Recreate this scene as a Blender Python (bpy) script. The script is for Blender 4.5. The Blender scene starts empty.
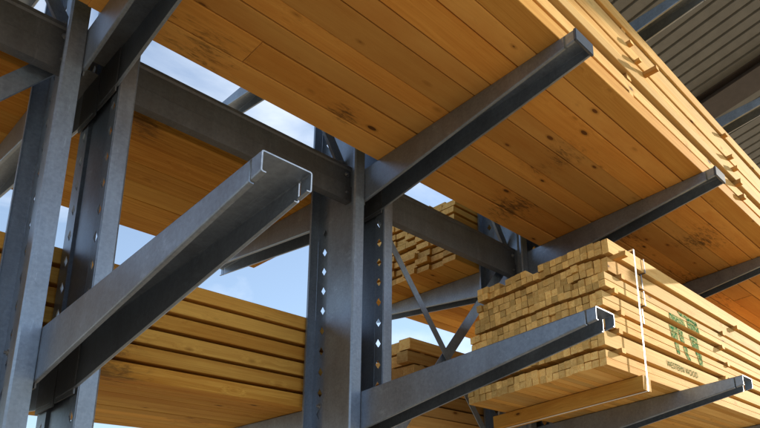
import bpy, bmesh, math, random
from mathutils import Vector, Matrix
random.seed(11)
S = bpy.context.scene
C = S.collection
H = 1.7                      # camera height above the yard
TAU = math.radians(2.0)      # arms rise 2 degrees towards their tips

# ---------------------------------------------------------------- camera
cam = bpy.data.cameras.new('camera')
co = bpy.data.objects.new('camera', cam); C.objects.link(co)
R = ((0.630, -0.775, -0.049), (0.181, 0.208, -0.961), (0.755, 0.597, 0.272))
r0 = Vector(R[0]).normalized(); fw = Vector(R[2]); fw = (fw - r0*fw.dot(r0)).normalized(); up = r0.cross(fw).normalized()
if up.z < 0: up = -up
M = Matrix((r0, up, -fw)).transposed().to_4x4()
M.translation = Vector((0, 0, H))
co.matrix_world = M
cam.sensor_fit = 'HORIZONTAL'; cam.sensor_width = 36
cam.lens = 677.8*36/760
cam.shift_x = -(528.25-380)/760
cam.shift_y = (377.04-214)/760
cam.clip_start = 0.02; cam.clip_end = 3000
S.camera = co

# ---------------------------------------------------------------- sky, sun, exposure
SUN = Vector((1.0, -0.23, 0.37)).normalized()
w = bpy.data.worlds.new('World'); S.world = w; w.use_nodes = True
nt = w.node_tree; nt.nodes.clear()
wo = nt.nodes.new('ShaderNodeOutputWorld'); bg = nt.nodes.new('ShaderNodeBackground')
sky = nt.nodes.new('ShaderNodeTexSky'); sky.sky_type = 'NISHITA'; sky.sun_disc = False
sky.sun_elevation = math.asin(SUN.z); sky.sun_rotation = math.atan2(SUN.x, SUN.y)
sky.air_density = 1.0; sky.dust_density = 0.6; sky.ozone_density = 1.5
bg.inputs['Strength'].default_value = 0.11
tc = nt.nodes.new('ShaderNodeTexCoord'); mp = nt.nodes.new('ShaderNodeMapping'); mp.inputs['Scale'].default_value = (1.0, 1.3, 2.6)
mp.inputs['Rotation'].default_value = (0.1, 0.25, 0.5)
n1 = nt.nodes.new('ShaderNodeTexNoise'); n1.inputs['Scale'].default_value = 3.2; n1.inputs['Detail'].default_value = 9; n1.inputs['Roughness'].default_value = 0.52
n1.inputs['Distortion'].default_value = 0.5
cr = nt.nodes.new('ShaderNodeValToRGB'); cr.color_ramp.elements[0].position = 0.46; cr.color_ramp.elements[1].position = 0.80
cr.color_ramp.elements[0].color = (0.10, 0.10, 0.10, 1); cr.color_ramp.elements[1].color = (1, 1, 1, 1)
mx = nt.nodes.new('ShaderNodeMixRGB'); mx.inputs['Color2'].default_value = (4.6, 4.9, 5.3, 1)
L = nt.links.new
L(tc.outputs['Generated'], mp.inputs['Vector']); L(mp.outputs[0], n1.inputs['Vector']); L(n1.outputs['Fac'], cr.inputs[0])
L(cr.outputs[0], mx.inputs['Fac']); L(sky.outputs[0], mx.inputs['Color1']); L(mx.outputs[0], bg.inputs['Color']); L(bg.outputs[0], wo.inputs['Surface'])

sl = bpy.data.lights.new('sun', 'SUN'); sl.energy = 4.3; sl.angle = math.radians(0.5); sl.color = (1.0, 0.90, 0.74)
so = bpy.data.objects.new('sun', sl); C.objects.link(so); so.rotation_euler = (-SUN).to_track_quat('-Z', 'Y').to_euler()
so.location = (10, -5, 12)

S.render.engine = 'CYCLES'
S.cycles.max_bounces = 8; S.cycles.diffuse_bounces = 5
S.view_settings.view_transform = 'Standard'; S.view_settings.look = 'None'
S.view_settings.exposure = 1.28; S.view_settings.gamma = 1.0; S.view_settings.use_curve_mapping = False

# ---------------------------------------------------------------- materials
class NT:
    def __init__(s, name):
        s.m = bpy.data.materials.new(name); s.m.use_nodes = True; s.t = s.m.node_tree; s.t.nodes.clear()
        s.out = s.n('OutputMaterial'); s.p = s.n('BsdfPrincipled'); s.l(s.p.outputs[0], s.out.inputs['Surface'])
    def n(s, k, **kw):
        nd = s.t.nodes.new('ShaderNode'+k)
        for a, b in kw.items(): setattr(nd, a, b)
        return nd
    def l(s, a, b): s.t.links.new(a, b)
    def put(s, inp, v):
        if hasattr(v, 'is_output') or isinstance(v, bpy.types.NodeSocket): s.l(v, inp)
        else: inp.default_value = v
    def math(s, op, a, b=0.0, c=0.0, clamp=False):
        nd = s.n('Math', operation=op); nd.use_clamp = clamp
        s.put(nd.inputs[0], a); s.put(nd.inputs[1], b); s.put(nd.inputs[2], c); return nd.outputs[0]
    def vmul(s, v, sc):
        nd = s.n('VectorMath', operation='MULTIPLY'); s.l(v, nd.inputs[0]); nd.inputs[1].default_value = sc; return nd.outputs[0]
    def vadd(s, a, b):
        nd = s.n('VectorMath', operation='ADD'); s.l(a, nd.inputs[0]); s.put(nd.inputs[1], b); return nd.outputs[0]
    def noise(s, v, scale=1.0, detail=4, rough=0.5, dist=0.0):
        nd = s.n('TexNoise'); s.l(v, nd.inputs['Vector']); nd.inputs['Scale'].default_value = scale
        nd.inputs['Detail'].default_value = detail; nd.inputs['Roughness'].default_value = rough; nd.inputs['Distortion'].default_value = dist
        return nd.outputs['Fac']
    def ramp(s, f, stops):
        nd = s.n('ValToRGB'); s.l(f, nd.inputs[0]); e = nd.color_ramp.elements
        while len(e) < len(stops): e.new(0.5)
        for q, (p, c) in zip(e, stops):
            q.position = p; q.color = (*c, 1) if len(c) == 3 else c
        return nd.outputs[0]
    def gray(s, f, a, b): 
        nd = s.n('MapRange'); s.l(f, nd.inputs[0]); nd.inputs[1].default_value = a; nd.inputs[2].default_value = b; return nd.outputs[0]
    def mix(s, f, a, b, mode='MIX'):
        nd = s.n('MixRGB', blend_type=mode); s.put(nd.inputs[0], f)
        for i, v in ((1, a), (2, b)): s.put(nd.inputs[i], (*v, 1) if isinstance(v, tuple) and len(v) == 3 else v)
        return nd.outputs[0]
    def bump(s, h, st, d=0.002):
        nd = s.n('Bump'); s.l(h, nd.inputs['Height']); nd.inputs['Strength'].default_value = st; nd.inputs['Distance'].default_value = d
        s.l(nd.outputs[0], s.p.inputs['Normal'])

def wood(name, base, late, tint, stain=0.0, knots=0.072, spots=(), var=0.22, calm=1.0):
    """softwood: grain runs along local X; base = early wood, late = darker late wood, tint = second board hue"""
    k = NT(name)
    tc = k.n('TexCoord').outputs['Object']
    oi = k.n('ObjectInfo').outputs['Random']; ri = k.n('NewGeometry')
    isl = ri.outputs['Random Per Island']
    rnd = k.math('FRACT', k.math('ADD', oi, isl)); rnd2 = k.math('FRACT', k.math('MULTIPLY', rnd, 17.31)); rnd3 = k.math('FRACT', k.math('MULTIPLY', rnd, 5.77))
    cv = k.n('CombineXYZ'); k.l(k.math('MULTIPLY', rnd, 31.0), cv.inputs[0]); k.l(k.math('MULTIPLY', rnd2, 17.0), cv.inputs[1]); k.l(k.math('MULTIPLY', rnd3, 13.0), cv.inputs[2])
    p = k.vadd(tc, cv.outputs[0])
    vo = k.n('TexVoronoi'); k.l(k.vmul(p, (3.8, 8.5, 8.5)), vo.inputs['Vector']); vo.inputs['Scale'].default_value = 1.0
    d = vo.outputs['Distance']
    sepc = k.n('SeparateColor'); k.l(vo.outputs['Color'], sepc.inputs[0])
    kr = k.math('MULTIPLY', sepc.outputs[0], knots)                      # knot radius differs per cell
    kn = k.math('SUBTRACT', 1.0, k.gray(k.math('SUBTRACT', d, kr), 0.0, 0.02), clamp=True)
    kh = k.math('SUBTRACT', 1.0, k.gray(k.math('SUBTRACT', d, kr), 0.0, 0.10), clamp=True)
    # grain bends round the knots
    bend = k.math('MULTIPLY', k.math('SUBTRACT', 1.0, k.gray(d, 0.0, 0.34)), 0.030)
    cb = k.n('CombineXYZ'); k.l(bend, cb.inputs[1]); k.l(bend, cb.inputs[2])
    slow = k.noise(k.vmul(p, (0.7, 3, 3)), 1.0, 2)
    cs = k.n('CombineXYZ'); k.l(k.math('MULTIPLY', slow, 0.09), cs.inputs[1]); k.l(k.math('MULTIPLY', slow, 0.05), cs.inputs[2])
    pg = k.vadd(k.vadd(p, cb.outputs[0]), cs.outputs[0])
    g1 = k.noise(k.vmul(pg, (0.55, 55, 55)), 1.0, 3, 0.6)
    g2 = k.noise(k.vmul(pg, (2.5, 230, 230)), 1.0, 2, 0.5)
    g3 = k.noise(k.vmul(p, (1.3, 6, 6)), 1.0, 4, 0.6)
    g = k.math('MULTIPLY', k.gray(k.math('ADD', k.math('MULTIPLY', g1, 0.6), k.math('MULTIPLY', g2, 0.4)), 0.36, 0.66), calm)
    col = k.mix(g, base, late)
    col = k.mix(k.math('MULTIPLY', rnd2, 0.6), col, tint)
    col = k.mix(k.math('MULTIPLY', k.gray(g3, 0.45, 0.75), 0.45), col, tuple(c*q for c, q in zip(late, (1.0, 0.88, 0.75))))
    lw = k.noise(k.vmul(p, (1.1, 2.5, 2.5)), 1.0, 5, 0.65)
    col = k.mix(k.math('MULTIPLY', k.gray(lw, 0.50, 0.72), 0.30), col, tuple(c*q for c, q in zip(late, (0.95, 0.80, 0.75))))
    v = k.math('ADD', 1.0 - var, k.math('MULTIPLY', rnd, var*1.7))
    cvv = k.n('CombineXYZ')
    for i in range(3): k.l(v, cvv.inputs[i])
    col = k.mix(1.0, col, cvv.outputs[0], 'MULTIPLY')
    col = k.mix(k.math('MULTIPLY', kh, 0.55), col, tuple(c*0.45 for c in late))
    col = k.mix(k.math('MULTIPLY', kn, 0.85), col, k.mix(rnd3, (0.05, 0.02, 0.009), (0.17, 0.06, 0.018)))
    # end grain (faces looking along X): saw-marked; missing light put into a brighter gold
    sn = k.n('SeparateXYZ'); k.l(k.n('TexCoord').outputs['Normal'], sn.inputs[0])
    endf = k.gray(k.math('ABSOLUTE', sn.outputs[0]), 0.6, 0.9)
    eg = k.noise(k.vmul(p, (4, 40, 55)), 1.0, 3, 0.55)
    eg2 = k.noise(k.vmul(p, (4, 14, 14)), 1.0, 3, 0.6)
    ec = k.mix(k.gray(eg, 0.3, 0.7), (0.80, 0.46, 0.140), (0.96, 0.65, 0.25))
    vr = k.n('TexVoronoi'); k.l(k.vmul(p, (0, 11, 11)), vr.inputs['Vector']); vr.inputs['Scale'].default_value = 1.0
    ring = k.gray(k.math('SINE', k.math('ADD', k.math('MULTIPLY', vr.outputs['Distance'], 75.0), k.math('MULTIPLY', eg2, 3.0))), -0.6, 1.0)
    ec = k.mix(k.math('MULTIPLY', ring, 0.26), ec, tuple(c*q for c, q in zip(late, (0.85, 0.75, 0.6))))
    ec = k.mix(k.math('MULTIPLY', k.gray(eg2, 0.48, 0.78), 0.30), ec, tuple(c*q for c, q in zip(late, (0.7, 0.6, 0.5))))
    ec = k.mix(1.0, ec, cvv.outputs[0], 'MULTIPLY')
    col = k.mix(endf, col, ec)
    if stain > 0:
        st = None
        for (sx, sy, sr) in spots:                                        # mould patches that grew where the boards lay on wet bearers
            q = k.n('VectorMath', operation='DISTANCE'); k.l(k.vmul(tc, (1, 1, 0)), q.inputs[0]); q.inputs[1].default_value = (sx, sy, 0)
            f = k.math('SUBTRACT', 1.0, k.gray(q.outputs['Value'], sr*0.1, sr), clamp=True)
            st = f if st is None else k.math('MAXIMUM', st, f)
        sm = k.noise(k.vmul(k.vadd(tc, k.vmul(cv.outputs[0], (1, 1, 1))), (11, 40, 40)), 1.0, 6, 0.72, 0.6)
        blot = k.noise(k.vmul(tc, (3.2, 5, 5)), 1.0, 3, 0.55)
        m_ = k.math('ADD', k.math('MULTIPLY', sm, 0.85), k.math('MULTIPLY', blot, 0.25))
        thr = k.math('SUBTRACT', k.math('ADD', 0.70, k.math('MULTIPLY', rnd3, 0.12)), k.math('MULTIPLY', st if st is not None else 0.0, 0.26))
        stn = k.gray(k.math('SUBTRACT', m_, thr), 0.0, 0.16)
        soft = k.gray(k.math('SUBTRACT', m_, k.math('SUBTRACT', thr, 0.10)), 0.0, 0.22)
        col = k.mix(k.math('MULTIPLY', soft, 0.45), col, (0.20, 0.085, 0.022))
        col = k.mix(k.math('MULTIPLY', stn, stain), col, (0.045, 0.030, 0.018))
    k.l(col, k.p.inputs['Base Color'])
    k.p.inputs['Roughness'].default_value = 0.8; k.p.inputs['Specular IOR Level'].default_value = 0.12
    k.bump(k.math('ADD', g1, k.math('MULTIPLY', g2, 0.6)), 0.6, 0.0015)
    return k.m

def steel(name, base, rough=0.42, metal=0.75, dirt=0.35):
    k = NT(name); tc = k.n('TexCoord').outputs['Object']
    n1 = k.noise(tc, 60.0, 3, 0.6); n2 = k.noise(k.vmul(tc, (14, 5, 1.6)), 1.0, 6, 0.7); n3 = k.noise(tc, 3.0, 4, 0.6)
    vo = k.n('TexVoronoi'); k.l(tc, vo.inputs['Vector']); vo.inputs['Scale'].default_value = 95.0
    sc = k.n('SeparateColor'); k.l(vo.outputs['Color'], sc.inputs[0])
    f = k.math('ADD', k.math('MULTIPLY', n1, 0.30), k.math('ADD', k.math('MULTIPLY', n2, 0.60), k.math('MULTIPLY', sc.outputs[0], 0.10)))
    col = k.mix(k.gray(f, 0.3, 0.7), tuple(c*0.72 for c in base), tuple(min(1, c*1.25) for c in base))
    col = k.mix(k.math('MULTIPLY', k.gray(n3, 0.5, 0.78), dirt), col, (0.13, 0.115, 0.10))
    k.l(col, k.p.inputs['Base Color']); k.p.inputs['Metallic'].default_value = metal
    sf = k.noise(k.vmul(tc, (40, 4, 7)), 1.0, 6, 0.75)
    col = k.mix(k.math('MULTIPLY', k.gray(sf, 0.60, 0.70), 0.35), col, tuple(min(1, c*1.9) for c in base))
    k.l(col, k.p.inputs['Base Color'])
    r = k.math('ADD', rough-0.10, k.math('MULTIPLY', f, 0.26)); k.l(r, k.p.inputs['Roughness'])
    k.bump(k.math('ADD', n2, k.math('MULTIPLY', n1, 0.3)), 0.12, 0.002)
    return k.m

def plain(name, col, rough=0.6, var=0.2, sc=20.0, metal=0.0):
    k = NT(name); tc = k.n('TexCoord').outputs['Object']
    f = k.noise(tc, sc, 4, 0.6)
    k.l(k.mix(k.gray(f, 0.3, 0.7), tuple(c*(1-var) for c in col), tuple(min(1, c*(1+var)) for c in col)), k.p.inputs['Base Color'])
    k.p.inputs['Roughness'].default_value = rough; k.p.inputs['Metallic'].default_value = metal
    return k.m

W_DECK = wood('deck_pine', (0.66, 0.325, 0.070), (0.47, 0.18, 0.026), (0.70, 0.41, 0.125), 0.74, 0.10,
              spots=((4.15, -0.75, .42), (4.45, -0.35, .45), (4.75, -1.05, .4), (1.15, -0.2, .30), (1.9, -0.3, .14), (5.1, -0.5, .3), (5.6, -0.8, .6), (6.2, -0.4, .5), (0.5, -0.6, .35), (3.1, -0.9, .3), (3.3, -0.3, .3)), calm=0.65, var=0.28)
W_PALE = wood('pale_pine', (0.76, 0.50, 0.175), (0.54, 0.27, 0.060), (0.78, 0.57, 0.25), 0.55, 0.09, spots=((0, 0, .01),), var=0.18, calm=1.25)
W_BATTEN = wood('batten_pine', (0.70, 0.43, 0.125), (0.55, 0.28, 0.060), (0.74, 0.52, 0.21), 0.0, 0.05, var=0.36)
W_AMBER = wood('amber_pine', (0.72, 0.40, 0.080), (0.44, 0.175, 0.020), (0.76, 0.47, 0.12), 0.5, 0.078, spots=((1.2, 0.04, .24), (2.0, 0.9, .3)), var=0.2)
W_EDGE = wood('edge_pine', (0.70, 0.38, 0.090), (0.52, 0.23, 0.040), (0.72, 0.42, 0.12), 0.0, 0.06, var=0.12)
W_THICK = wood('thick_board_pine', (0.60, 0.36, 0.11), (0.42, 0.19, 0.035), (0.66, 0.45, 0.19), 0.0, 0.07, var=0.42)
W_STICK = wood('sticker_wood', (0.60, 0.34, 0.10), (0.42, 0.20, 0.05), (0.50, 0.27, 0.09), 0.0, 0.03)
STEEL = steel('galvanised_steel', (0.275, 0.33, 0.41))
STEEL_BEAM = steel('weathered_steel', (0.145, 0.16, 0.185), 0.5, 0.6, 0.5)
BOLT = steel('bolt_steel', (0.38, 0.39, 0.40), 0.35, 0.9, 0.1)
CAP = plain('blue_grey_cap', (0.055, 0.075, 0.105), 0.35, 0.1)
ROOF = plain('painted_sheet', (0.165, 0.175, 0.175), 0.5, 0.12, 6.0, 0.1)
RAFTER = plain('rafter_paint', (0.055, 0.047, 0.046), 0.5, 0.15, 8.0)
STRAP = plain('white_strap', (0.80, 0.79, 0.76), 0.35, 0.05)
BAND = plain('dark_band', (0.10, 0.12, 0.16), 0.3, 0.1, 30.0, 0.5)
GREEN = None
def green_ink(ca, cb):
    k = NT('green_ink'); tc = k.n('TexCoord').outputs['Object']
    f = k.noise(k.vmul(tc, (30, 60, 60)), 1.0, 5, 0.7)
    k.l(k.mix(k.gray(f, 0.40, 0.60), ca, cb), k.p.inputs['Base Color']); k.p.inputs['Roughness'].default_value = 0.9; k.p.inputs['Specular IOR Level'].default_value = 0.0
    return k.m
GREEN = green_ink((0.012, 0.15, 0.065), (0.46, 0.44, 0.20)); INK = green_ink((0.10, 0.17, 0.075), (0.34, 0.33, 0.15))

# ---------------------------------------------------------------- helpers
def obj(name, bm, mat, parent=None, loc=None):
    me = bpy.data.meshes.new(name); bmesh.ops.recalc_face_normals(bm, faces=bm.faces); bm.to_mesh(me); bm.free()
    me.materials.append(mat)
    o = bpy.data.objects.new(name, me); C.objects.link(o)
    if parent: o.parent = parent
    if loc: o.location = loc
    return o
def tag(o, label=None, cat=None, group=None, kind=None):
    for k_, v in (('label', label), ('category', cat), ('group', group), ('kind', kind)):
        if v: o[k_] = v
    return o
def thing(name, label, cat, loc, rx=0.0, group=None):
    o = bpy.data.objects.new(name, None); C.objects.link(o); o.location = loc; o.rotation_euler = (rx, 0, 0); o.empty_display_size = .2
    return tag(o, label, cat, group)
def box(bm, x0, x1, y0, y1, z0, z1):
    vs = [bm.verts.new((x, y, z)) for x in (x0, x1) for y in (y0, y1) for z in (z0, z1)]
    for f in ((0, 1, 3, 2), (4, 6, 7, 5), (0, 4, 5, 1), (2, 3, 7, 6), (0, 2, 6, 4), (1, 5, 7, 3)):
        bm.faces.new([vs[i] for i in f])
    return vs
def prism(bm, pts, axis, a, b):
    """closed outline pts (2-D) extruded along axis from a to b"""
    def P(u, v, t): return {'x': (t, u, v), 'y': (u, t, v), 'z': (u, v, t)}[axis]
    A = [bm.verts.new(P(u, v, a)) for u, v in pts]; B = [bm.verts.new(P(u, v, b)) for u, v in pts]
    n = len(pts); bm.faces.new(A); bm.faces.new(B[::-1])
    for i in range(n): bm.faces.new((A[i], B[i], B[(i+1) % n], A[(i+1) % n]))
def strip_outline(path, t):
    """thin-walled section: open path offset by thickness t to its left -> closed outline"""
    L_, n = [], len(path)
    for i in range(n):
        p = Vector(path[i]); d0 = (p-Vector(path[i-1])).normalized() if i else None; d1 = (Vector(path[i+1])-p).normalized() if i < n-1 else None
        if d0 is None: nn = Vector((-d1.y, d1.x))
        elif d1 is None: nn = Vector((-d0.y, d0.x))
        else:
            a = Vector((-d0.y, d0.x)); b = Vector((-d1.y, d1.x)); nn = (a+b).normalized(); nn = nn/max(0.3, nn.dot(a))
        L_.append((p.x+nn.x*t, p.y+nn.y*t))
    return [tuple(p) for p in path] + L_[::-1]
def section(bm, path, t, axis, a, b):
    """thin-walled open section as quads (robust for concave outlines)"""
    out = strip_outline(path, t); n = len(path)
    def P(p, s): u, v = p; return {'x': (s, u, v), 'y': (u, s, v), 'z': (u, v, s)}[axis]
    VA = [bm.verts.new(P(p, a)) for p in out]; VB = [bm.verts.new(P(p, b)) for p in out]
    m = len(out)
    for i in range(m): bm.faces.new((VA[i], VB[i], VB[(i+1) % m], VA[(i+1) % m]))
    for i in range(n-1):
        j, k_ = m-1-i, m-2-i
        bm.faces.new((VA[i], VA[i+1], VA[k_], VA[j])); bm.faces.new((VB[i], VB[j], VB[k_], VB[i+1]))
def board(bm, x0, x1, y0, y1, z0, z1, ch=0.0025, bow=0.0025, seg=None, seed=None):
    """sawn board along X with eased edges and a slight natural bow"""
    rr = random.Random(seed if seed is not None else random.random())
    seg = seg or max(2, int((x1-x0)/0.5))
    a1, a2, p1, p2 = rr.uniform(-bow, bow), rr.uniform(-bow, bow), rr.uniform(0, 6), rr.uniform(0, 6)
    rings = []
    sec = [(y0+ch, z0), (y1-ch, z0), (y1, z0+ch), (y1, z1-ch), (y1-ch, z1), (y0+ch, z1), (y0, z1-ch), (y0, z0+ch)]
    sk = rr.uniform(-.0025, .0025)
    for i in range(seg+1):
        x = x0+(x1-x0)*i/seg; dy = a1*math.sin(x*1.7+p1); dz = a2*math.sin(x*1.3+p2)
        ex = (sk*(1) if i == 0 else 0)
        rings.append([bm.verts.new((x+ex*((v-z0)/(z1-z0)*2-1), u+dy, v+dz)) for u, v in sec])
    for a, b in zip(rings, rings[1:]):
        for i in range(8): bm.faces.new((a[i], b[i], b[(i+1) % 8], a[(i+1) % 8]))
    bm.faces.new(rings[0]); bm.faces.new(rings[-1][::-1])
def rod(bm, c, axis, r, h, n=6):
    ax = {'x': Vector((1, 0, 0)), 'y': Vector((0, 1, 0)), 'z': Vector((0, 0, 1))}[axis]
    q = ax.to_track_quat('Z', 'Y').to_matrix(); c = Vector(c)
    A, B = [], []
    for i in range(n):
        v = q @ Vector((r*math.cos(i*2*math.pi/n), r*math.sin(i*2*math.pi/n), 0))
        A.append(bm.verts.new(c+v)); B.append(bm.verts.new(c+v+ax*h))
    bm.faces.new(A); bm.faces.new(B[::-1])
    for i in range(n): bm.faces.new((A[i], B[i], B[(i+1) % n], A[(i+1) % n]))
NB = bmesh.new

# ---------------------------------------------------------------- setting: yard ground and roof
def ground():
    bm = NB(); 
    vs = [bm.verts.new(p) for p in ((-900, -900, 0), (900, -900, 0), (900, 900, 0), (-900, 900, 0))]; bm.faces.new(vs)
    k = NT('yard_concrete'); tc = k.n('TexCoord').outputs['Object']
    f = k.noise(tc, 0.35, 6, 0.6); g = k.noise(tc, 30, 3, 0.6)
    c = k.mix(k.gray(f, 0.35, 0.7), (0.255, 0.195, 0.125), (0.335, 0.26, 0.17)); c = k.mix(k.math('MULTIPLY', g, 0.3), c, (0.21, 0.165, 0.11))
    k.l(c, k.p.inputs['Base Color']); k.p.inputs['Roughness'].default_value = 0.9
    tag(obj('ground', bm, k.m), kind='structure')
ground()

ZR = 7.0; TR = math.tan(math.radians(10))
def roof():
    t = thing('shed_roof', 'dark corrugated metal shed roof on deep rafters high above the timber rack', 'roof', (0, 0, H))
    ya, yb = -3.2, 6.6
    def zz(y): return ZR-TR*(y-1.5)
    bm = NB(); x = -4.0; pitch = 0.20; pts = []
    while x < 15.0:
        pts += [(x, 0), (x+.150, 0), (x+.158, .034), (x+.192, .034)]; x += pitch
    A = [bm.verts.new((u, ya, zz(ya)+v+.02)) for u, v in pts]; B = [bm.verts.new((u, yb, zz(yb)+v+.02)) for u, v in pts]
    for i in range(len(pts)-1): bm.faces.new((A[i], A[i+1], B[i+1], B[i]))
    s = obj('roof_sheet', bm, ROOF, t)
    md = s.modifiers.new('thick', 'SOLIDIFY'); md.thickness = 0.002
    for x0 in (-3.9, 1.1, 8.54, 13.6):
        bm = NB(); wd = 0.46
        def slab(xa, xb, za, zb):
            vs = []
            for xx in (xa, xb):
                for yy in (ya+.05, yb-.05):
                    for dz in (za, zb): vs.append(bm.verts.new((xx, yy, zz(yy)+dz)))
            for f in ((0, 1, 3, 2), (4, 6, 7, 5), (0, 4, 5, 1), (2, 3, 7, 6), (0, 2, 6, 4), (1, 5, 7, 3)): bm.faces.new([vs[i] for i in f])
        slab(x0, x0+wd, -.155, -.135); slab(x0+.12, x0+.132, -.135, .0); slab(x0+wd-.14, x0+wd-.128, -.135, .0); slab(x0, x0+wd, .0, .012)
        obj('rafter', bm, RAFTER, t)
    for x0 in (-3.7, 14.3):
        for y0 in (-3.0, 6.3):
            bm = NB(); box(bm, x0, x0+.2, y0, y0+.2, -H, zz(y0)-.17); obj('roof_post', bm, RAFTER, t)
roof()

# ---------------------------------------------------------------- cantilever rack
COLS = (0.84, 2.36, 3.945, 5.495)
LV = (1.0, 2.42, 3.90)
YF, YB = 3.0, 3.465
GAP = 0.075
ZTOP = 5.2
RO = Vector((3.0, 3.23, 0))
rack = thing('cantilever_rack', 'galvanised steel cantilever rack with perforated twin posts and tapered arms holding timber', 'rack', RO)
def robj(name, bm, mat, parent=None):
    for v in bm.verts: v.co += Vector((0, 0, H)) - (RO if parent is None else RO)
    return obj(name, bm, mat, parent or rack)

def post(xc, side):
    """Sigma channel, web next to the gap, flanges pointing away; side -1 = towards -X"""
    s = side; xw = xc + s*GAP; t = .004
    bm = NB()
    z0, z1 = -H+.02, ZTOP
    W = .073
    # flanges with lips (front and back)
    fr = [(xw+s*t, YF), (xw+s*(W-.008), YF), (xw+s*W, YF+.008), (xw+s*W, YF+.024)]
    bk = [(xw+s*t, YB), (xw+s*(W-.008), YB), (xw+s*W, YB-.008), (xw+s*W, YB-.024)]
    section(bm, fr, t*s, 'z', z0, z1); section(bm, bk, -t*s, 'z', z0, z1)
    # raised centre panel with bevelled sides
    d = .012
    pn = [(xw, YF+.078), (xw+s*d, YF+.092), (xw+s*d, YB-.132), (xw, YB-.118)]
    section(bm, pn, -t*s, 'z', z0, z1)
    # perforated strips: slotted diamonds every 131 mm
    def strip(ya, yb, yc, ph):
        pitch = .1313; hy, hz = .0245, .030; sk = .009
        def face(pts):
            A = [bm.verts.new((xw, y, z)) for y, z in pts]; B = [bm.verts.new((xw+s*t, y, z)) for y, z in pts]
            bm.faces.new(A); bm.faces.new(B[::-1]); n = len(pts)
            for i in range(n): bm.faces.new((A[i], B[i], B[(i+1) % n], A[(i+1) % n]))
        zs = []; z = ph
        while z > z0+pitch: z -= pitch
        z += pitch
        while z < z1-pitch: zs.append(z); z += pitch
        # clear runs below the first and above the last hole
        face([(ya, z0), (yb, z0), (yb, zs[0]-pitch/2), (ya, zs[0]-pitch/2)])
        face([(ya, zs[-1]+pitch/2), (yb, zs[-1]+pitch/2), (yb, z1), (ya, z1)])
        for zc in zs:
            a, b = zc-pitch/2, zc+pitch/2
            hole = [(yc-hy, zc-sk), (yc-.002, zc-hz), (yc+hy, zc+sk-.004), (yc+.002, zc+hz)]
            Lp, Bp, Rp, Tp = hole
            face([(ya, a), (yc, a), Bp, Lp, (ya, zc)]); face([(yc, a), (yb, a), (yb, zc), Rp, Bp])
            face([(yb, zc), (yb, b), (yc, b), Tp, Rp]); face([(yc, b), (ya, b), (ya, zc), Lp, Tp])
    strip(YF+.0045, YF+.077, YF+.045, 1.459)
    strip(YB-.117, YB-.0045, YB-.075, 1.459)
    return robj('upright_post', bm, STEEL)

def bolt_at(parent, x, y, z, axis='x', s=1, r=.011):
    bm = NB(); rod(bm, (x, y, z), axis, r, .009*s); rod(bm, (x, y, z), axis, r*.5, .017*s, 8); rod(bm, (x, y, z), axis, r*1.6, .002*s, 12)
    return robj('bolt', bm, BOLT, parent)

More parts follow.
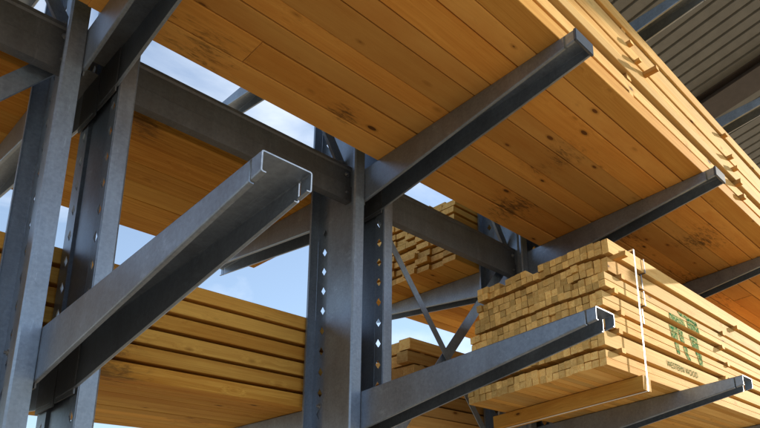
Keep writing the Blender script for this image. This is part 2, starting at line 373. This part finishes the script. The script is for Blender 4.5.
def arm(xc, lvl, front, cap=False):
    """inverted tapered channel; built along local -y (front) or +y (back), tipped up 2 degrees"""
    L_ = 1.68 if lvl > 3 and front else 1.575; W = .0735; t = .004; h0, h1 = .222, .062
    bm = NB(); sg = -1 if front else 1
    def h(d): return h0+(h1-h0)*max(0, d)/L_
    def Q(x, d, z):
        """d = distance out from the post face"""
        y = (YF if front else YB)+sg*d*math.cos(TAU)
        return (x, y, z+d*math.sin(TAU))
    def slab8(xs, ds, zf):
        vs = [bm.verts.new(Q(x, d, zf(d)[k_])) for x in xs for d in ds for k_ in (0, 1)]
        for f in ((0, 1, 3, 2), (4, 6, 7, 5), (0, 4, 5, 1), (2, 3, 7, 6), (0, 2, 6, 4), (1, 5, 7, 3)): bm.faces.new([vs[i] for i in f])
    r = .006
    # top plate with rounded shoulders
    xl, xr = xc-W, xc+W
    slab8((xl+r, xr-r), (-.20, L_), lambda d: (lvl-t, lvl))
    for s in (-1, 1):
        xo = xc+s*W
        def shoulder(da, db):
            pts = []
            for d in (da, db):
                for a, b in ((0, -r), (r*.3, -r*.3), (r, 0), (r, -t), (t*1.1, -r-t*.2)):
                    pts.append(bm.verts.new(Q(xo-s*a, d, lvl+b)))
            n = 5
            for i in range(n): bm.faces.new((pts[i], pts[n+i], pts[n+(i+1) % n], pts[(i+1) % n]))
            bm.faces.new(pts[:n]); bm.faces.new(pts[n:][::-1])
        shoulder(-.20, L_)
        segs = ((-.20, 0), (0, L_)) if cap and s > 0 else ((-.20, 0), (0, L_-.058), (L_-.047, L_))            # a slot for the end stop near the tip
        for a, b in segs:
            slab8((xo, xo-s*t), (a, b), lambda d: (lvl-h(d)+r, lvl-r))
            # lower corner and inward lip
            pts = []
            for d in (a, b):
                zb = lvl-h(d)
                for q, zz in ((0, r), (r*.3, r*.3), (r, 0), (.015, 0), (.015, .0035), (r*1.2, .0035), (t, r)):
                    pts.append(bm.verts.new(Q(xo-s*q, d, zb+zz)))
            n = 7
            for i in range(n): bm.faces.new((pts[i], pts[n+i], pts[n+(i+1) % n], pts[(i+1) % n]))
            for o_ in (0, n):
                for tri in ((0, 1, 5, 6), (1, 2, 5), (2, 3, 4, 5)): bm.faces.new([pts[o_+i] for i in tri])
    o = robj('arm', bm, STEEL)
    # bracket inside the post gap, with bolts
    y0, y1 = (YF+.012, YF+.225) if front else (YB-.225, YB-.012)
    zt = lvl-.010; zb = lvl-.245
    for s in (-1, 1):
        x0 = xc+s*(W-.0055); bm = NB()
        prism(bm, [(y0, zb), (y1, zb), (y1, zt), (y0, zt)], 'x', x0, x0-s*.006)
        robj('bracket', bm, STEEL_BEAM, o)
    for z in (lvl-.07, lvl-.14, lvl-.21):
        yy = YF+.16 if front else YB-.16
        bolt_at(o, xc-W+.0115, yy, z, 'x', 1)
    if cap:
        bm = NB(); e = .003
        vs = []
        for x in (xl-e, xr+e):
            for d in (L_+.001, L_+.016):
                for z in (lvl-h1-e, lvl+e): vs.append(bm.verts.new(Q(x, d, z)))
        for f in ((0, 1, 3, 2), (4, 6, 7, 5), (0, 4, 5, 1), (2, 3, 7, 6), (0, 2, 6, 4), (1, 5, 7, 3)): bm.faces.new([vs[i] for i in f])
        bmesh.ops.bevel(bm, geom=bm.edges[:], offset=.003, segments=2, affect='EDGES')
        robj('end_cap', bm, CAP, o)
    return o

for ci, xc in enumerate(COLS):
    p1 = post(xc, -1); p2 = post(xc, 1)
    bm = NB(); box(bm, xc-.2, xc+.2, YF-.05, YB+.05, -H+.002, -H+.02)
    robj('base_plate', bm, STEEL)
    for li, z in enumerate(LV):
        arm(xc, z, True, cap=(li == 1)); arm(xc, z-.01, False)
    # bolts on the post webs where the bracing meets
    for zz in (2.30, 2.40):
        bolt_at(p1, xc-GAP-.004, YF+.14, zz, 'x', -1, .009)
    bolt_at(p1, xc-GAP-.0045, YB-.075, .985, 'x', -1, .013)

def beam(xa, xb, zb, zt, y=YF+.115):
    bm = NB(); zm = zb+(zt-zb)*.42; t = .004
    path = [(y+.045, zb+.018), (y+.045, zb), (y, zb), (y, zm), (y+.010, zm+.008), (y+.010, zt-.02), (y, zt-.012), (y, zt), (y+.05, zt), (y+.05, zt-.018)]
    section(bm, path, t, 'x', xa, xb)
    o = robj('bracing_beam', bm, STEEL_BEAM)
    for xx in (xa+.045, xb-.045):
        for z in (zb+.05, zt-.06): bolt_at(o, xx, y-.001, z, 'y', -1, .010)
    return o
def bar(p, q, wd, name='brace', t=.005):
    p, q = Vector(p), Vector(q); d = (q-p).normalized(); n = Vector((0, 1, 0)); s = d.cross(n).normalized()
    bm = NB(); vs = []
    for e in (p, q):
        for a in (-1, 1):
            for b in (0, 1): vs.append(bm.verts.new(e+s*a*wd/2+n*b*t))
    for f in ((0, 1, 3, 2), (4, 6, 7, 5), (0, 4, 5, 1), (2, 3, 7, 6), (0, 2, 6, 4), (1, 5, 7, 3)): bm.faces.new([vs[i] for i in f])
    # folded stiffening edge along one side
    vs = []
    for e in (p, q):
        for a in (wd/2-.004, wd/2):
            for b in (t, .022): vs.append(bm.verts.new(e+s*a+n*b))
    for f in ((0, 1, 3, 2), (4, 6, 7, 5), (0, 4, 5, 1), (2, 3, 7, 6), (0, 2, 6, 4), (1, 5, 7, 3)): bm.faces.new([vs[i] for i in f])
    o = robj(name, bm, STEEL)
    for e, k_ in ((p, 1), (q, -1)):
        c = e+d*.03*k_; bolt_at(o, c.x, c.y-.001, c.z, 'y', -1, .011)
    return o
ends = [(-0.7, COLS[0])] + list(zip(COLS, COLS[1:])) + [(COLS[3], COLS[3]+1.55)]
for (a, b) in ends:
    xa, xb = a+GAP+.006, b-GAP-.006
    beam(xa, xb, 2.228, 2.462)
    beam(xa, xb, -0.10, .134)
    beam(xa, xb, 4.70, 4.934)
    for (zl, zh) in ((.13, 2.40), (2.50, 4.75)):
        if zl > 2:  # upper bay
            bar((xb-.02, YF+.19, zl), (xa+.02, YF+.19, zh), .06)
            bar((xa+.02, YF+.215, zl), (xb-.02, YF+.215, zh), .06)
        elif a != COLS[0]:
            bar((xa+.01, YF+.185, zh-.03), (xb-.01, YF+.185, zh-1.92), .048)
            bar((xb-.01, YF+.215, zh-.03), (xa+.01, YF+.215, zh-1.92), .075)

# ---------------------------------------------------------------- timber bundles
def bundle(label, base, back=False):
    """base = (x0, y at the arm root, z of the arm top); local -y runs out (front) or +y (back)"""
    o = thing('timber_bundle', label, 'timber stack', (base[0], base[1], base[2]+H), TAU if back else -TAU, 'timber bundles on the rack arms')
    return o
def jit(a): return random.uniform(-a, a)

def layers(t, x0, x1, yin, yout, zs, wd, mat_fn, xj=.015, name='board', bow=.002, skip=lambda i, j: False, yj=.004):
    """zs = list of (z0, z1); boards side by side between yin and yout"""
    n = max(1, round((yout-yin)/wd)); w_ = (yout-yin)/n
    for j, (za, zb) in enumerate(zs):
        off = jit(yj)
        for i in range(n):
            if skip(i, j): continue
            bm = NB(); a = yin+i*w_+off
            dz = jit(.0008)
            board(bm, x0+jit(xj), x1+jit(xj), a+.0006+random.random()*.0012, a+w_-.0006-random.random()*.0012, za+dz, zb-random.random()*.002, bow=bow)
            obj(name, bm, mat_fn(i, j), t)
def stick(t, x, ya, yb, z0, z1, wd=.04, rot=0.0, mat=None):
    bm = NB(); board(bm, ya, yb, -wd/2, wd/2, 0, z1-z0, ch=.003, bow=0, seg=1)
    c, s = math.cos(rot), math.sin(rot)
    o = obj('sticker', bm, mat or W_STICK, t); o.rotation_euler = (0, 0, math.pi/2+rot); o.location = (x, 0, z0)
    return o

# --- front, upper level: the long load seen from below
t = bundle('longest timber bundle, on the upper front arms, its wide stained orange underside overhead', (0, YF, 2.42))
zs = [(.002, .090), (.122, .200), (.236, .303), (.308, .378), (.388, .464), (.474, .560), (.574, .656)]
zs = [(a, b) for a, b in zs]
offs = [0, .012, -.006, .004, 0.0, .010, -.004]
yo, yi = -1.50, -.112
nb = 12; w_ = (yi-yo)/nb
for j, (za, zb) in enumerate(zs):
    if j == 0:
        ws = [.150, .125, .185, .120, .190, .125, .140, .185, .168]; a = yo
        for i, ww in enumerate(ws):
            cuts = sorted(random.sample([-.5+.61*q for q in range(14)], 1 if i else 0) if i in (1, 2, 4, 5, 7, 8) else [])
            xs_ = [-1.4+jit(.02)]+cuts+[7.6+jit(.02)]
            for xa, xb in zip(xs_, xs_[1:]):
                bm = NB(); board(bm, xa+.0012, xb-.0012, a+.0018+random.random()*.0034, a+ww-.0018-random.random()*.0034, za+jit(.0035), zb-random.random()*.002, bow=.0025, ch=.003)
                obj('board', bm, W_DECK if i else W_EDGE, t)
            a += ww
        continue
    for i in range(nb):
        bm = NB(); a = yo+i*w_+offs[j]
        board(bm, -1.4+jit(.02), 7.6+jit(.02), a+.0010+random.random()*.0022, a+w_-.0010-random.random()*.0022, za+jit(.0022), zb-random.random()*.002, bow=.003, ch=.003)
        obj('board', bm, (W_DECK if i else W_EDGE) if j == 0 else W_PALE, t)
gaps = list(zip([z[1] for z in zs], [z[0] for z in zs[1:]]))
for j, (g0, g1) in enumerate(gaps):
    g0_, g1_ = (g0-.001, g1) 
    if g1-g0 < .012: continue
    for xx, pr in ((-.4, .0), (3.02+jit(.05), -.01), (4.42+.03*(5-j), .028+jit(.008)), (6.0+jit(.04), .01)):
        stick(t, xx, -1.50-pr, yi, g0_, g1_, .045, 0)
# the long sticker poking out, and those in the tight joints
stick(t, 3.125, -1.585, -1.495, .345, .372, .036, .05)
stick(t, 4.49, -1.545, -1.49, .296, .322, .04); stick(t, 4.44, -1.54, -1.49, .374, .396, .04)
stick(t, 3.03, -1.525, -1.49, .455, .480, .036); stick(t, 3.10, -1.53, -1.49, .375, .396, .03)

# --- front, lower level: strapped pack of square battens
t = bundle('white-strapped pack of small square battens with a green mark on its side', (0, YF, 1.0))
Yo, Yi = -1.155, -.135
X1 = 7.9; nc = 22; bw = (Yi-Yo)/nc; pitch = .1225
gx = [3.03, 3.045, 3.055, 3.07, 3.10, 3.175, 3.19]        # group ends, bottom to top
loose = NB(); cnt = 0
side_y = []
for g in range(7):
    zb = .002+g*pitch; yoff = (0, .006, -.004, .005, -.008, .004, -.004)[g]
    side_y.append(yoff)
    # top group bows as in a used pack; blocks of battens slide a little
    blk = 0
    for c in range(nc):
        if c % 5 == 0: blk = jit(.012)
        for r in (0, 1):
            if g == 6 and r == 1 and c in (11, 12, 17): continue
            x0 = gx[g]-min(c, 3)*.010*(1 if g > 4 else .3)+blk+jit(.004)+(jit(.025) if random.random() < .08 else 0)
            if c == 0: x0 = gx[g]
            y0 = Yo+yoff+c*bw+(jit(.0015) if c else 0); z0 = zb+r*.0455
            ww = bw-random.uniform(.0014, .0040); hh = .0450-random.uniform(.0004, .0028)
            args = (x0, X1+jit(.03), y0, y0+ww, z0, z0+hh)
            near = c == 0 or (g == 0 and r == 0) or (g == 6 and c < 12) or (c < 7 and cnt < 100)
            if near and cnt < 100:
                if c == 0 and r == 1 and g in (1, 5, 6): continue        # here the outer stick is one deep board
                if c == 0 and r == 0 and g in (1, 5, 6): args = (x0, X1, y0, y0+ww, z0, z0+.0905)
                bm = NB(); board(bm, *args, ch=.0015, bow=.0015 if c else .0006); obj('batten', bm, W_PALE if c == 0 else W_BATTEN, t); cnt += 1
            else: board(loose, *args, ch=.0015, bow=.0015, seg=4)
tag(obj('battens', loose, W_BATTEN, t), kind='stuff')
for g in range(6):
    z0 = .002+g*pitch+.0912; z1 = (g+1)*pitch+.0015
    for xx in ((3.20, 3.21, 3.20, 3.19, 3.255, 3.235)[g], (4.62, 4.66, 4.72, 4.72, 4.74, 5.03)[g], 6.2+jit(.05), 7.4+jit(.05)):
        pr = .010+random.random()*.028
        if g == 5 and xx < 3.3: pr = .085
        stick(t, xx, Yo-pr, Yi+.01, z0, z1, .04, jit(.03))
# bearer strapped under the pack
bm = NB(); board(bm, -1.185, -.03, -.045, .045, 0, .088, ch=.003, bow=0.0, seg=2)
o = obj('bearer', bm, W_AMBER, t); o.rotation_euler = (0, 0, math.pi/2); o.location = (3.40, 0, -.089)
# white plastic strap round the pack and bearer
def loop(name, mat, x, y0, y1, z0, z1, wd, th, xs=0.0):
    bm = NB()
    def seg(a, b, n):
        vs = []
        for (yy, zz) in (a, b):
            for q in (0, th):
                for s in (-wd/2, wd/2): vs.append(bm.verts.new((x+s+xs*(zz-z0), yy+n[0]*q, zz+n[1]*q)))
        for f in ((0, 1, 3, 2), (4, 6, 7, 5), (0, 4, 5, 1), (2, 3, 7, 6), (0, 2, 6, 4), (1, 5, 7, 3)): bm.faces.new([vs[i] for i in f])
    seg((y0, z0), (y0, z1), (-1, 0)); seg((y1, z0), (y1, z1), (1, 0)); seg((y0-th, z1), (y1+th, z1), (0, 1)); seg((y0-th, z0), (y1+th, z0), (0, -1))
    return obj(name, bm, mat, t)
ztop = .002+6*pitch+.092
loop('strap', STRAP, 3.395, Yo-.034, Yi+.09, -.092, ztop+.003, .016, .0018, .055)
# dark bands round single layers
for g, xb in ((6, 3.61), (5, 3.565), (4, 3.545), (3, 3.52)):
    z0 = .002+g*pitch
    loop('band', BAND, xb, Yo+side_y[g]-.006, Yi+.012, z0-.002, z0+.094, .011, .0012, .0)

# green mark printed across the side of the pack
def clip(poly, a, b):
    def half(P, keep, zc):
        out = []
        for i in range(len(P)):
            p, q = P[i], P[(i+1) % len(P)]
            ip, iq = keep(p[1]), keep(q[1])
            if ip: out.append(p)
            if ip != iq:
                u = (zc-p[1])/(q[1]-p[1]); out.append((p[0]+(q[0]-p[0])*u, zc))
        return out
    P = half(poly, lambda z: z >= a, a)
    return half(P, lambda z: z <= b, b) if P else P
rows = []
for g in range(7):
    z0 = .002+g*pitch; one = g in (1, 5, 6)
    for r in ((0,) if one else (0, 1)):
        rows.append((z0+r*.0455+.002, z0+(.0885 if one else r*.0455+.0425), Yo+side_y[g]))
polys = [
    [(3.84, .600), (4.10, .600), (4.13, .545), (3.84, .545)], [(4.16, .620), (4.37, .620), (4.40, .550), (4.17, .550)],
    [(3.98, .660), (4.36, .640), (4.37, .612), (4.05, .622)],
    [(3.84, .505), (3.99, .505), (3.98, .390), (3.87, .390)], [(4.00, .500), (4.08, .500), (4.11, .30), (4.04, .30)],
    [(4.20, .500), (4.36, .500), (4.38, .330), (4.27, .330)], [(3.865, .385), (3.95, .385), (3.95, .27), (3.90, .27)],
    [(4.045, .30), (4.115, .30), (4.17, .225), (4.12, .225)], [(4.28, .325), (4.375, .325), (4.38, .215), (4.33, .215)],
]
bm = NB()
polys = [[(4.09+(u-4.11)*.80, .395+(v-.43)*.84) for u, v in P] for P in polys]
for P in polys:
    for a, b, y in rows:
        Q_ = clip(P, a, b)
        if len(Q_) >= 3:
            # outer boards are bowed by up to 1.5 mm: sit just proud of them
            A = [bm.verts.new((u, y-.0016, v)) for u, v in Q_]; bm.faces.new(A)
sp = obj('printed_mark', bm, GREEN, t)
md = sp.modifiers.new('ink', 'SOLIDIFY'); md.thickness = .0006; md.offset = 0
fc = bpy.data.curves.new('text', 'FONT'); fc.body = 'WESTERN WOOD'; fc.size = .058; fc.extrude = .0003; fc.space_character = 1.02
fo = bpy.data.objects.new('text', fc); C.objects.link(fo)
dg = bpy.context.evaluated_depsgraph_get(); me = bpy.data.meshes.new_from_object(fo.evaluated_get(dg)); bpy.data.objects.remove(fo)
me.materials.clear(); me.materials.append(INK)
tx = bpy.data.objects.new('printed_text', me); C.objects.link(tx); tx.parent = t; tx.rotation_euler = (math.pi/2, 0, 0)
tx.location = (3.77, Yo+side_y[1]-.0018, .002+pitch+.022); tx.scale = (.92, 1, 1)

# --- back, lower left
t = bundle('stack of six spaced amber board layers between the left and middle posts', (0, YB, .99), True)
zs = [(.001+.0975*j, .001+.0975*j+.078) for j in range(6)]
layers(t, -1.6, 2.72, .035, 1.36, zs, .12, lambda i, j: W_AMBER)
for j in range(5):
    for xx in (-1.1, .15, 1.35, 2.5): stick(t, xx+jit(.04), .16, 1.33, zs[j][1]-.001, zs[j+1][0], .04)
# --- back, upper left
t = bundle('dark stack behind the left posts above eye level, mostly its underside showing', (0, YB, 2.41), True)
zs = [(.001+.108*j, .001+.108*j+.090) for j in range(3)]
layers(t, -1.6, 2.60, .02, 1.37, zs, .225, lambda i, j: W_AMBER)
for j in range(2):
    for xx in (-1.1, .15, 1.35, 2.4): stick(t, xx+jit(.04), .05, 1.33, zs[j][1]-.001, zs[j+1][0], .04)
# --- back, upper right
t = bundle('shaded stack of spaced boards half hidden by the beam right of the middle post', (0, YB, 2.41), True)
zs = [(.001+.0695*j, .001+.0695*j+.049) for j in range(8)]
layers(t, 3.555, 7.4, .03, 1.38, zs, .155, lambda i, j: W_AMBER, xj=.03)
layers(t, 3.60, 7.4, .22, 1.10, [(.5575, .6065)], .155, lambda i, j: W_AMBER, xj=.03)
for j in range(7):
    for xx in (3.8, 5.0, 6.3): stick(t, xx+jit(.04), .06, 1.33, zs[j][1]-.001, zs[j+1][0], .04)
# --- back, lower right
t = bundle('low stack of thick squared boards behind the crossed braces', (0, YB, .99), True)
zs = [(.001+.0925*j, .001+.0925*j+.083) for j in range(7)]
layers(t, 3.12, 7.4, .04, 1.36, zs, .12, lambda i, j: W_THICK, xj=.07, yj=.012, skip=lambda i, j: j == 6 and i > 3)
for j in range(6):
    for xx in (3.2, 4.6, 6.0): stick(t, xx+jit(.04), .06, 1.33 if j < 5 else .5, zs[j][1]-.001, zs[j+1][0], .04)
